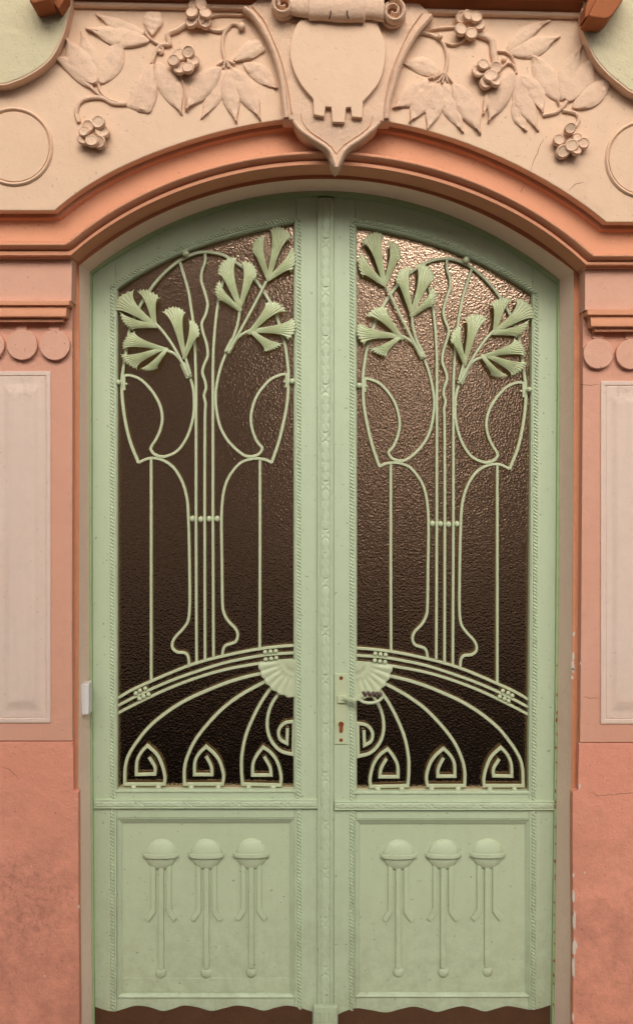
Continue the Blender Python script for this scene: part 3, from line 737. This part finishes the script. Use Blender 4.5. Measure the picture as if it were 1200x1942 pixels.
def ginkgo(parent, mp, node, lobes, dep):
    """three-lobed hammered leaf; lobes = (base, end0, mid, end1, ctrl, base half width)"""
    for (B, P0, M, P1) in [l[:4] for l in lobes]:
        B, P0, M, P1 = [np.array(MPX(q), float) for q in (B, P0, M, P1)]
        ax = M - B; Ln = np.linalg.norm(ax); ax /= Ln; pn = np.array([-ax[1], ax[0]])
        if np.dot(P0 - B, pn) > np.dot(P1 - B, pn): P0, P1 = P1, P0
        mm_ = (P0 + P1) / 2; P0 = mm_ + (P0 - mm_) * 1.10; P1 = mm_ + (P1 - mm_) * 1.10; ctl = 2 * M - 0.5 * (P0 + P1)
        ns, nt2 = 12, 42; vs = []; fs = []
        NS = 7
        ph = random.uniform(-.2, .2)
        for i in range(ns + 1):
            s = i / ns
            for j in range(nt2 + 1):
                t = j / nt2; tt = 2 * t - 1
                Q = (1 - t) ** 2 * P0 + 2 * t * (1 - t) * ctl + t * t * P1
                scal = 1.0 - abs(math.sin(PI * NS * t)) ** 1.3
                Q = Q + (Q - B) / np.linalg.norm(Q - B) * (3.2 * scal - 1.2)
                Bt = B + pn * tt * 3.2 - ax * 5
                Wd = np.linalg.norm(P1 - P0)
                C1 = B + ax * Ln * 0.34 + pn * tt * 0.15 * Wd; C2 = B + ax * Ln * 0.76 + pn * tt * 0.15 * Wd
                p = (1 - s) ** 3 * Bt + 3 * s * (1 - s) ** 2 * C1 + 3 * s * s * (1 - s) * C2 + s ** 3 * Q
                rg = math.cos(2 * PI * NS * t)
                h = 0.0048 * s ** 0.7 * (0.5 - 0.5 * rg) + 0.008 * math.sin(PI * min(1, s) * 0.75) - 0.0045 * s ** 3 * 1.0 + 0.0065 * max(0, s - 0.82) / 0.18 * (0.5 + 0.5 * math.sin(PI * NS * 2 * t + 1.0)) \
                    + 0.006 * (1 - tt * tt) * math.sin(PI * s)
                h += 0.0035 * tt * s
                x, y = mp(p[0], p[1])
                vs.append(V(x, y, dep - h))
        m = nt2 + 1
        for i in range(ns):
            for j in range(nt2): fs.append((i * m + j, i * m + j + 1, (i + 1) * m + j + 1, (i + 1) * m + j))
        o = obj('ginkgo_lobe', vs, fs, greenl, parent, smooth=75)
        facing(o)
        md = o.modifiers.new('thick', 'SOLIDIFY'); md.thickness = 0.0018; md.offset = -1

MPX = lambda q: (200 + q[0] / 3.0, 400 + q[1] / 3.0)

def grille(leaf, mp):
    yg = 0.171; hw = 0.0050; hd = 0.0048
    cnt = [0]
    def bar(pts, name='grille_bar', w=hw, y=None, step=4, **kw):
        cnt[0] += 1
        yy = (yg if y is None else y) + (cnt[0] % 7) * 0.00045
        return sweep(name, crom(pts, step), yy, w, hd, greeni, leaf, tomap=mp, **kw)
    outer = [(263,878),(247,837),(237,793),(232,750),(232,717),(237,683),(245,633),(253,607),(268,577),(287,547),(310,520),(340,495),(367,482),(390,478),(413,481),(433,489),(460,507),(483,530),(500,553),(517,583),(530,617),(540,653),(545,687),(547,717),(545,760),(538,800),(528,840),(515,878)]
    bar(outer, w=0.0056)
    bar([(263,878),(275,872),(287,869),(303,871),(320,879),(334,893),(347,917),(355,947),(357.5,983),(359,1033),(360,1100),(360,1150),(357,1177),(347,1193),(333,1208),(327,1220),(328,1230),(337,1237),(350,1238),(357,1245),(359,1261)])
    bar([(515,878),(507,873.5),(493,870),(477,870.5),(460,876),(447,887),(433,907),(425,930),(421,960),(420,1000),(421,1067),(422,1143),(425,1163),(433,1178),(447,1193),(451,1205),(447,1217),(437,1221),(427,1225),(423,1233),(422,1244)])
    bar([(236,740),(236,713,'c'),(247,712),(267,720),(287,740),(302,765),(308,790),(305,813),(297,832),(288,846),(286,852,'c'),(291,860),(303,865.5),(317,865),(337,855),(353,833),(363,807),(368,780),(368,750),(365,730),(360,716)])
    bar([(543,735),(543,710,'c'),(533,711),(513,720),(493,742),(482,763),(476,790),(478,813),(487,837),(497,849),(497,853,'c'),(490,862),(473,866),(457,860),(433,837),(418,810),(411,780),(409,750),(413,720),(420,693),(430,668)])
    bar([(341,497),(347,517),(357,550),(363,587),(367,617),(370,667),(372,733),(372,800),(372,1000),(373,1257)], step=9)
    bar([(389,481),(389,497),(383,515),(382,533),(388,553),(394,577),(390,597),(383,613),(385,630),(392,653),(394,675),(387,693),(384,707),(389,723),(391,737),(387,750),(390,767),(389,790),(388.5,900),(388.5,1000),(389,1251)], step=5)
    bar([(427,523),(418,553),(412,587),(407,633),(404,700),(404,900),(404,1000),(405,1245)], step=9)
    bar([(287,871),(287,1100),(287,1291)], step=60); bar([(493,873),(493,1050),(492.5,1229)], step=60)
    for x, y in ((365,984),(381,985),(397,984),(412,984)): ball('bead', x, y, yg - 0.001, 0.0092, greeni, leaf, tomap=mp, sz=1.1)
    bar([(219,1327),(252,1308),(287,1292),(322,1277),(357,1263),(392,1252),(427,1243.5),(462,1236),(497,1230),(532,1226),(561,1224)])
    bar([(219,1341),(270,1315),(322,1292),(375,1273),(427,1257),(480,1246),(515,1241),(561,1238)])
    bar([(219,1355),(270,1329),(322,1305),(375,1285),(427,1270),(480,1260),(515,1255),(561,1251)])
    for x, y in ((503,1237),(513,1236),(523,1235),(504,1251),(514,1249.5),(524,1248),(258,1315),(266,1310),(276,1306),(265,1325),(273,1321),(282,1317)):
        ball('bead', x, y, yg - 0.002, 0.0078, greeni, leaf, tomap=mp, sy=.9)
    w2 = 0.0058
    bar([(496,1277),(462,1285),(427,1296),(392,1310),(357,1326),(322,1347),(287,1375),(263,1403),(245,1431),(238,1455),(237,1487,'c'),(312,1487,'c'),(313,1473),(308,1452),(298,1431),(280,1414,'c'),(268,1427),(260,1445),(259,1469,'c'),(294,1468,'c'),(294,1454),(283,1436)], w=w2)
    bar([(504,1292),(462,1315),(427,1340),(396,1371),(371,1403),(356,1434),(350,1459),(350,1487,'c'),(422,1487,'c'),(424,1469),(417,1445),(406,1429),(391,1416,'c'),(378,1429),(370,1445),(369,1469,'c'),(402,1469,'c'),(401,1454),(391,1434)], w=w2)
    bar([(515,1303),(497,1329),(480,1361),(466,1396),(459,1431),(458,1459),(460,1487,'c'),(532,1489,'c'),(533,1473),(527,1448),(515,1429),(499,1417,'c'),(488,1431),(480,1448),(479,1470,'c'),(514,1470,'c'),(512,1455),(501,1435)], w=w2)
    bar([(530,1313),(515,1336),(507.5,1361),(507.5,1385),(515,1406),(532,1424),(556,1431,'c'),(557,1368,'c'),(541,1371),(531,1380),(528,1391),(532,1403),(544,1410,'c'),(545,1381)], w=w2)
    for x in (254, 301, 363, 414, 472, 518): ball('foot_knob', x, 1493.5, yg - 0.001, 0.0098, greeni, leaf, tomap=mp)
    ball('fixing_knob', 352, 480, YF - 0.004, 0.0115, greeni, leaf, tomap=mp)
    ball('fixing_knob', 225, 725, YF + 0.002, 0.0088, greeni, leaf, tomap=mp); ball('fixing_knob', 554, 723, YF + 0.002, 0.0095, greeni, leaf, tomap=mp)
    ball('fixing_screw', 240, 728, yg - 0.007, 0.0042, greeni, leaf, tomap=mp); ball('fixing_screw', 539.5, 724, yg - 0.007, 0.0042, greeni, leaf, tomap=mp)
    # hammered leaf sprays
    def spray(sheath, stems):
        o = bar([MPX(q) for q in sheath], name='leaf_spray', w=0.0105, y=yg - 0.010, step=6)
        out = [o]
        for st in stems:
            cnt[0] += 1
            s = sweep('spray_stem', crom([MPX(q) for q in st], 4), yg - 0.012 - (cnt[0] % 5) * .0006, 0.0046, 0.0046, greeni, o, tomap=mp, sec=ROUND)
        return o
    s1 = spray([(440,866), (458,905), (478,948)], [[(474,940),(425,840),(380,760),(330,690),(285,640)], [(462,930),(430,855),(395,815),(350,795),(300,780)], [(484,930),(460,850),(448,800)]])
    ginkgo(s1, mp, None, [((280,648),(160,455),(68,500),(62,566)), ((282,648),(188,462),(245,454),(308,497)), ((285,655),(88,582),(108,640),(160,676))], yg - 0.014)
    ginkgo(s1, mp, None, [((330,785),(165,690),(112,730),(104,782)), ((320,785),(95,820),(118,866),(180,898)), ((345,792),(206,898),(250,908),(298,892))], yg - 0.017)
    ginkgo(s1, mp, None, [((447,815),(330,578),(392,548),(450,580)), ((450,830),(475,625),(522,650),(530,718))], yg - 0.017)
    s2 = spray([(728,735), (712,765), (692,806)], [[(690,800),(735,700),(757,620),(765,550)], [(702,800),(790,640),(860,510),(915,400)], [(712,790),(750,725),(800,690),(850,672)]])
    ginkgo(s2, mp, None, [((764,545),(645,360),(665,290),(745,270)), ((768,540),(775,290),(840,310),(855,378)), ((762,560),(650,402),(624,455),(652,510))], yg - 0.018)
    ginkgo(s2, mp, None, [((925,385),(905,145),(848,170),(842,240)), ((930,375),(940,112),(1000,95),(1058,150)), ((932,385),(1055,215),(1080,270),(1050,345))], yg - 0.014)
    ginkgo(s2, mp, None, [((822,690),(910,530),(972,522),(1022,570)), ((835,682),(1060,615),(1080,668),(1038,732)), ((832,688),(1002,755),(955,786),(905,796))], yg - 0.017)

def shell(leaf, mp):
    """quarter rosette of hammered sheet beside the meeting stile"""
    rays = [(182,70),(176,70),(168,66),(160,68),(152,66),(145,63),(136,69),(128,66),(120,64),(112,70),(104,68),(96,67),(90,71)]
    ns, nt2 = 16, 72; vs = []; fs = []
    cx, cy = 561, 1252
    for i in range(ns + 1):
        s = i / ns
        for j in range(nt2 + 1):
            t = j / nt2; a = math.radians(176 - 88 * t)
            R0 = 71 + 2.6 * abs(math.sin(PI * 6.5 * t)) - 1.3
            r = R0 * (0.02 + 0.98 * s)
            x = cx + r * math.cos(a); y = cy + r * math.sin(a)
            q = r / R0
            h = 0.004
            if q < 0.32: h += 0.008 * math.sqrt(max(0, 1 - (q / 0.34) ** 2))
            elif q < 0.48: h += 0.0035 * abs(math.sin((q - 0.32) / 0.16 * PI * 1.5))
            else: h += 0.0035 * (0.5 + 0.5 * math.cos(2 * PI * 6.5 * t + PI)) ** 0.6 * min(1, (q - .48) * 6) + 0.003 * (q - 0.5)
            if q > 0.9: h -= 0.002 * math.sin((q - .9) / .1 * PI) - 0.002
            X, Y = mp(x, y); vs.append(V(X, Y, 0.164 - h))
    m = nt2 + 1
    for i in range(ns):
        for j in range(nt2): fs.append((i * m + j, i * m + j + 1, (i + 1) * m + j + 1, (i + 1) * m + j))
    o = facing(obj('rosette', vs, fs, greeni, leaf, smooth=60))
    md = o.modifiers.new('thick', 'SOLIDIFY'); md.thickness = 0.002; md.offset = -1

def drop_ornament(leaf, cx, yt, yb, s=1.0):
    y0 = 0.1655
    rod = prism('drop_ornament', [(cx - 4.6, yt + 25), (cx + 4.6, yt + 25), (cx + 4.6, yb - 7), (cx - 4.6, yb - 7)], y0 - 0.010, y0 + 0.001, greenp, leaf, bev=0.0012)
    for sg in (-1, 1):
        a, b = cx + sg * 10.6, cx + sg * 19.2
        prism('rod', [(a, yt + 22), (b, yt + 22), (b, yt + 105), (cx + sg * 30.5, yt + 122), (cx + sg * 23.5, yt + 128.5), (a, yt + 110)][:: -1 if sg < 0 else 1], y0 - 0.008, y0 + 0.001, greenp, rod, bev=0.0008)
    c = V(cx, yt, y0); r = 29.3 / 558
    rails = []
    for k in range(9):
        th = PI / 2 * k / 8
        rails.append([Vector((c.x + r * math.cos(th) * math.cos(a), c.y + 0.001 - 0.020 * math.sin(th), c.z + r * math.cos(th) * math.sin(a))) for a in [2 * PI * i / 40 for i in range(40)]])
    facing(loft('dome', rails, greenp, rod, closed=True, smooth=70))
    # belt round the dome
    rails = []
    N = 24
    for (dz, dd) in ((-3.9, 0.0), (-3.9, 0.004), (-3.3, 0.005), (3.3, 0.005), (3.9, 0.004), (3.9, 0.0)):
        rr = []
        for i in range(N + 1):
            q = -1 + 2 * i / N
            rr.append(Vector((c.x + q * 33.5 / 558, c.y - 0.0012 - dd - 0.0205 * math.sqrt(max(0, 1 - q * q)), c.z - dz / 558)))
        rails.append(rr)
    b = facing(loft('belt', rails, greenp, rod, smooth=40))
    cb = V(cx, yb, y0)
    rails = []
    for k in range(6):
        th = PI / 2 * k / 5
        rails.append([Vector((cb.x + 10.3 / 558 * math.cos(th) * math.cos(a), cb.y + 0.001 - 0.011 * math.sin(th), cb.z + 10.3 / 558 * math.cos(th) * math.sin(a))) for a in [2 * PI * i / 20 for i in range(20)]])
    facing(loft('ball', rails, greenp, rod, closed=True, smooth=70))

def make_leaf(side):
    L = side == 'L'
    label = 'left green door leaf without a handle, beside the white contact box' if L else 'right green door leaf carrying the long lock plate and twisted handle'
    base = V(390 if L else 842, 2075, YF)
    leaf = empty('door_leaf', base, label, 'door', 'leaves of the arched double door')
    g = GL_L if L else GL_R; rp = ROPE_L if L else ROPE_R
    H = lambda x: AF['H'](x) + 2.2
    YBK = 0.197
    BOT = 2078
    if L:
        o0, oe = 176.5, [(176.5, 'x')]
        outerL = [(180.5, BOT), (180, 1900), (177.5, 1500), (176, 1200), (175.8, 760)]
        gx0 = lambda y: 222.0; gx1 = lambda y: 558.5
        gb = 1497.5; mid = (1516.5, 1534); rx0 = lambda y: 213.3; rx1 = lambda y: 566.5
        inE = 603.0; j0, j1 = 218.5, 562
    else:
        outerR = [(1055.3, 760), (1052.5, 1200), (1049.5, 1500), (1045, 1900), (1043.5, BOT)]
        gx0 = lambda y: 674.5; gx1 = lambda y: float(np.interp(y, [560, 760, 1300, 1500], [1009, 1006.5, 1003, 1002]))
        gb = 1500.5; mid = (1519.5, 1537); rx0 = lambda y: 667.3; rx1 = lambda y: float(np.interp(y, [560, 760, 1300, 1500, 1920], [1016, 1015.5, 1013.5, 1011.5, 1013]))
        inE = 632.0; j0, j1 = 673.5, 1009.5
    pb = 1552 if L else 1554; pe = 1893 if L else 1892
    # stiles
    def col(x0, x1, n=7): return [(x0 + (x1 - x0) * i / n, H(x0 + (x1 - x0) * i / n)) for i in range(n + 1)]
    wgap = 0.35
    if L:
        prism('stile', outerL + col(176, j0 - wgap) + [(j0 - wgap, g(222) - 1), (221.5, g(222) + 1), (221.8, gb), (221.8, pb), (221.8, BOT)], YF, YBK, green, leaf, bev=0.0012)
        prism('stile', [(558.8, BOT), (558.8, g(558.5))] + [(562, g(562) - 1)] + col(562 + wgap, inE) + [(inE, BOT)], YF, YBK, green, leaf, bev=0.0012)
        prism('top_rail', col(j0 + wgap, j1 - wgap, 30) + [(x, g(x)) for x in np.linspace(561.5, 219, 30)], YF + 0.0005, YBK, green, leaf, bev=0.0012)
        x0r, x1r = 222.3, 558.3
    else:
        prism('stile', [(inE + .5, BOT)] + col(inE + .5, j0 - wgap) + [(j0 - wgap, g(674) - 1), (674.2, g(674.5)), (674.2, BOT)], YF, YBK, green, leaf, bev=0.0012)
        prism('stile', [(1002.2, BOT), (1002.2, 1500), (1003.2, 1300), (1006.7, 760), (1009.2, g(1009))] + col(j1 + wgap, 1055.5, 8) + outerR, YF, YBK, green, leaf, bev=0.0012)
        prism('top_rail', col(j0 + wgap, j1 - wgap, 30) + [(x, g(x)) for x in np.linspace(1009, 674, 30)], YF + 0.0005, YBK, green, leaf, bev=0.0012)
        x0r, x1r = 674.7, 1001.8
    prism('bottom_rail', [(x0r, gb), (x1r, gb), (x1r, pb - 1), (x0r, pb - 1)], YF + 0.0005, YBK, green, leaf, bev=0.0012)
    prism('kick_rail', [(x0r, pe), (x1r, pe), (x1r, BOT), (x0r, BOT)], YF + 0.0005, YBK, green, leaf, bev=0.0012)
    # glazing bead
    def bead(off, y):
        ys = [1497, 1300, 1000, 760, 600]
        a = [(gx0(q) - off, q if q < 1490 else gb + off) for q in ys]
        xs = np.linspace(gx0(560), gx1(600), 30)
        b = []
        for k, x in enumerate(xs):
            xx = x + (-off if k == 0 else off if k == 29 else 0)
            b.append((xx, g(x) - off))
        c = [(gx1(q) + off, q if q < 1490 else gb + off) for q in ys[::-1]]
        return [V(p[0], p[1], y) for p in a + b + c]
    facing(loft('glazing_bead', [bead(5.6, YF + .002), bead(5.2, YF - .0035), bead(3.2, YF - .004), bead(2.9, YF - .001), bead(1.6, YF - .0005), bead(1.3, YF + .004), bead(-1.6, YF + .010), bead(-2.2, YF + .018), bead(-2.3, YF + 0.052)], green, leaf, closed=True, smooth=28))
    # pane
    pts = [(gx0(1000) - 6, gb + 5)] + [(x, g(x) - 6) for x in np.linspace(gx0(600) - 6, gx1(600) + 6, 24)] + [(gx1(1400) + 6, gb + 5)]
    pane = prism('glass_pane', pts, 0.1845, 0.191, glass, leaf, bev=0)
    # rope mouldings
    top_l = rp(rx0(550)) + 5
    strip_along('rope_moulding', resample([(rx0(560), top_l + 2), (rx0(760), 760), (rx0(1300), 1300), (rx0(1500), mid[0] - .3)], 1.3), 4.9, ropef(1), 6, YF, green, leaf)
    top_r = rp(rx1(550)) + 5
    strip_along('rope_moulding', resample([(rx1(560), top_r + 2), (rx1(760), 760), (rx1(1300), 1300), (rx1(1500), mid[0] - .3)], 1.3), 4.9, ropef(1), 6, YF, green, leaf)
    strip_along('rope_moulding', resample([(x, rp(x) + 4.8) for x in np.linspace(rx0(550), rx1(550), 40)], 1.3), 4.4, ropef(-1 if L else 1), 6, YF - 0.0006, green, leaf)
    strip_along('rope_moulding', resample([(rx0(1600) if L else 667, mid[1] + .5), (214.5 if L else 666, 1917)], 1.3), 4.7, ropef(1), 6, YF, green, leaf)
    strip_along('rope_moulding', resample([(567 if L else 1012, mid[1] + .5), (568 if L else 1011, 1915)], 1.3), 4.7, ropef(1), 6, YF, green, leaf)
    # carved middle band
    bx0, bx1 = (177.5, 602) if L else (634, 1050)
    yc = (mid[0] + mid[1]) / 2
    bandp = prism('carved_band', [(bx0, mid[0]), (bx1, mid[0]), (bx1, mid[1]), (bx0, mid[1])], YF - 0.010, YF + 0.001, green, leaf, bev=0.002)
    strip_along('carving', resample([(bx0 + 3, yc), (bx1 - 3, yc)], 1.2), 5.6, carve, 10, YF - 0.0098, green, bandp)
    for dy in (-7.2, 7.2):
        sweep('fillet', [(bx0 + 1, yc + dy), (bx1 - 1, yc + dy)], YF - 0.0105, 0.0012, 0.0015, green, bandp)
    # lower panel: mitred moulding and field
    X0, X1 = (221.5, 560) if L else (671.5, 1006)
    Y0, Y1 = pb - 1.5, pe + 0.5
    def rect(o, y): return [V(X0 + o, Y0 + o, y), V(X1 - o, Y0 + o, y), V(X1 - o, Y1 - o, y), V(X0 + o, Y1 - o, y)]
    facing(loft('panel_moulding', [rect(1.0, YF + .012), rect(1.1, YF - .0045), rect(1.8, YF - .006), rect(3.4, YF - .0045), rect(4.0, YF - .001), rect(6.0, YF + .001), rect(9.6, YF + .006), rect(10.4, YF + .009), rect(11.8, YF + .0095), rect(12.0, YF + .013)], green, leaf, closed=True, smooth=20))
    pf = prism('panel_field', [(X0 + 11, Y0 + 10.5), (X1 - 11, Y0 + 10.5), (X1 - 11, Y1 - 10.5), (X0 + 11, Y1 - 10.5)], 0.1655, 0.175, greenp, leaf, bev=0.0)
    if L: prism('panel_strip', [(X0 + 12.5, 1855), (X1 - 12.5, 1855), (X1 - 12.5, Y1 - 12.3), (X0 + 12.5, Y1 - 12.3)], 0.1643, 0.168, greenp, leaf, bev=0.0006)
    for cx, yt, yb in (((305.5, 1620, 1845), (391.5, 1620, 1845), (476.5, 1619, 1844)) if L else ((755, 1621, 1843.5), (840, 1620, 1843.5), (923.5, 1619, 1842))):
        drop_ornament(leaf, cx, yt, yb)
    # wavy kick plate
    if L: wv = [(180.5,1910),(198,1916),(216,1919.5),(236,1914),(256,1908.5),(280,1910),(308,1918),(328,1914),(348,1908),(374,1911),(400,1918),(425,1913),(448,1908),(474,1911),(500,1917.5),(522,1912),(544,1908),(568,1912),(592,1919.5)]
    else: wv = [(641,1925),(656,1918),(676,1913),(700,1916),(732,1921),(758,1915),(783,1910),(806,1914),(829,1920),(852,1914),(876,1909),(898,1913),(919,1919),(940,1914),(961,1909),(984,1912),(1006,1916),(1025,1913),(1043,1907)]
    tag(prism('kick_plate', crom(wv, 4) + [(wv[-1][0], BOT - 1), (wv[0][0], BOT - 1)], YF - 0.0035, YF - 0.0002, brown, leaf, bev=0.0006))
    grille(leaf, ID if L else MR)
    shell(leaf, ID if L else MR)
    return leaf

leafL = make_leaf('L'); leafR = make_leaf('R')
# astragal on the meeting edge (fixed to the left leaf)
ya = YF - 0.012
astr = prism('astragal', [(602, 1908), (601.5, 384), (603, 376.5), (607, 374), (627, 374), (631, 376.5), (632.5, 384), (632, 1908)], ya, YF + 0.03, green, leafL, bev=0.003)
for x in (607.3, 626.8):
    sweep('fillet', [(x + .5, 378), (x, 1900)], ya - 0.001, 0.0020, 0.0022, green, astr)
strip_along('carving', resample([(617.4, 378), (617, 1903)], 1.3), 8.0, carve, 14, ya + 0.0003, green, astr)
blk = prism('astragal_base', [(594.5, 1909), (640, 1909), (640, 2078), (594.5, 2078)], ya - 0.012, YF - 0.004, green, leafL, bev=0.003)
for k in range(5):
    x = 600.5 + k * 8.4
    sweep('flute', [(x, 1919), (x, 2070)], ya - 0.0125, 0.0042, 0.0035, green, blk, sec=ROUND)

# lock plate, screws, keyhole, handle on the right leaf
yl = YF - 0.0045
low = [(658.3 - i * 3.0, 1411 + (1.2 if i % 2 else 0)) for i in range(9)]
lock = prism('lock_plate', [(634.3, 1278), (658.3, 1278)] + low, yl, YF - 0.0001, greeni, leafR, bev=0.001)
for x, y in ((646.7, 1286), (646.4, 1403.7)):
    s = ball('screw', x, y, yl, 0.0062, rust, lock, sy=0.35)
kh = [(646.7 + 5.2 * math.cos(a), 1374 + 5.2 * math.sin(a)) for a in [math.radians(d) for d in range(125, 416, 20)]] + [(650.2, 1387), (648.5, 1390), (645, 1390), (643.2, 1387)]
kc = prism('key_cylinder', kh, yl - 0.0035, yl + 0.001, rust, lock, bev=0.0008)
disc('keyhole', 646.9, 1373, 0.0022, yl - 0.0038, yl - 0.003, black, kc, n=10, bev=0)
hd_ = prism('door_handle', [(639.7, 1320), (658.7, 1319.5), (658.5, 1333), (639.9, 1333.5)], yl - 0.009, yl, greeni, leafR, bev=0.001)
ball('screw', 649, 1326.5, yl - 0.009, 0.0052, greeni, hd_, sy=.5)
yh = YF - 0.045
sweep('lever', crom([(650, 1327), (662, 1328.5), (674, 1326.5), (682, 1321), (689, 1318)], 3), yh, 0.0068, 0.0045, greeni, hd_, wf=lambda t: 0.85 + .25 * t, yf=lambda t: 0.035 * (1 - min(1, t * 2.2)))
sweep('loop', crom([(679, 1325), (687, 1330.5), (697, 1333.0), (708, 1332.5), (718, 1329), (724, 1323), (725.5, 1317)], 3), yh - 0.001, 0.0052, 0.0050, greeni, hd_, sec=ROUND)
for k, (x, y) in enumerate(((690.5, 1316), (699.5, 1316), (708.5, 1316.5), (716.5, 1317), (722.5, 1317.5))):
    P = [V(x - 3.6, y - 4.4, yh), V(x - 1.5, y - 2, yh), V(x + 1.5, y + 2.2, yh), V(x + 3.8, y + 4.6, yh)]
    wsweep('twist', P, 0, 0.0070 if k < 4 else .005, 0.0065, hbrown, hd_, sec=ROUND, wf=lambda t: 0.45 + 0.6 * math.sin(PI * t), smooth=70)
    if k < 4: sweep('twist_edge', [(x + 1.2, y - 5.2), (x + 4, y - 1), (x + 6.6, y + 4)], yh - 0.002, 0.0009, 0.004, greeni, hd_, sec=ROUND)

# white contact box on the left reveal
yb0 = 0.062
bx = empty('contact_box', V(162, 1356, yb0), 'small white plastic contact box fixed to the left sand coloured reveal', 'box')
prism('box_body', [(154.5, 1297.5), (169, 1297), (169, 1355), (155.5, 1356)], yb0, yb0 + 0.05, whitep, bx, bev=0.0015)
prism('box_lid', [(159.5, 1298.5), (168.3, 1298), (168.3, 1354), (160.2, 1354.6)], yb0 - 0.0015, yb0 - 0.0001, whitep, bx, bev=0.0006)
wball('screw', V(169.2, 1345, yb0 + .02), 0.002, black, bx)
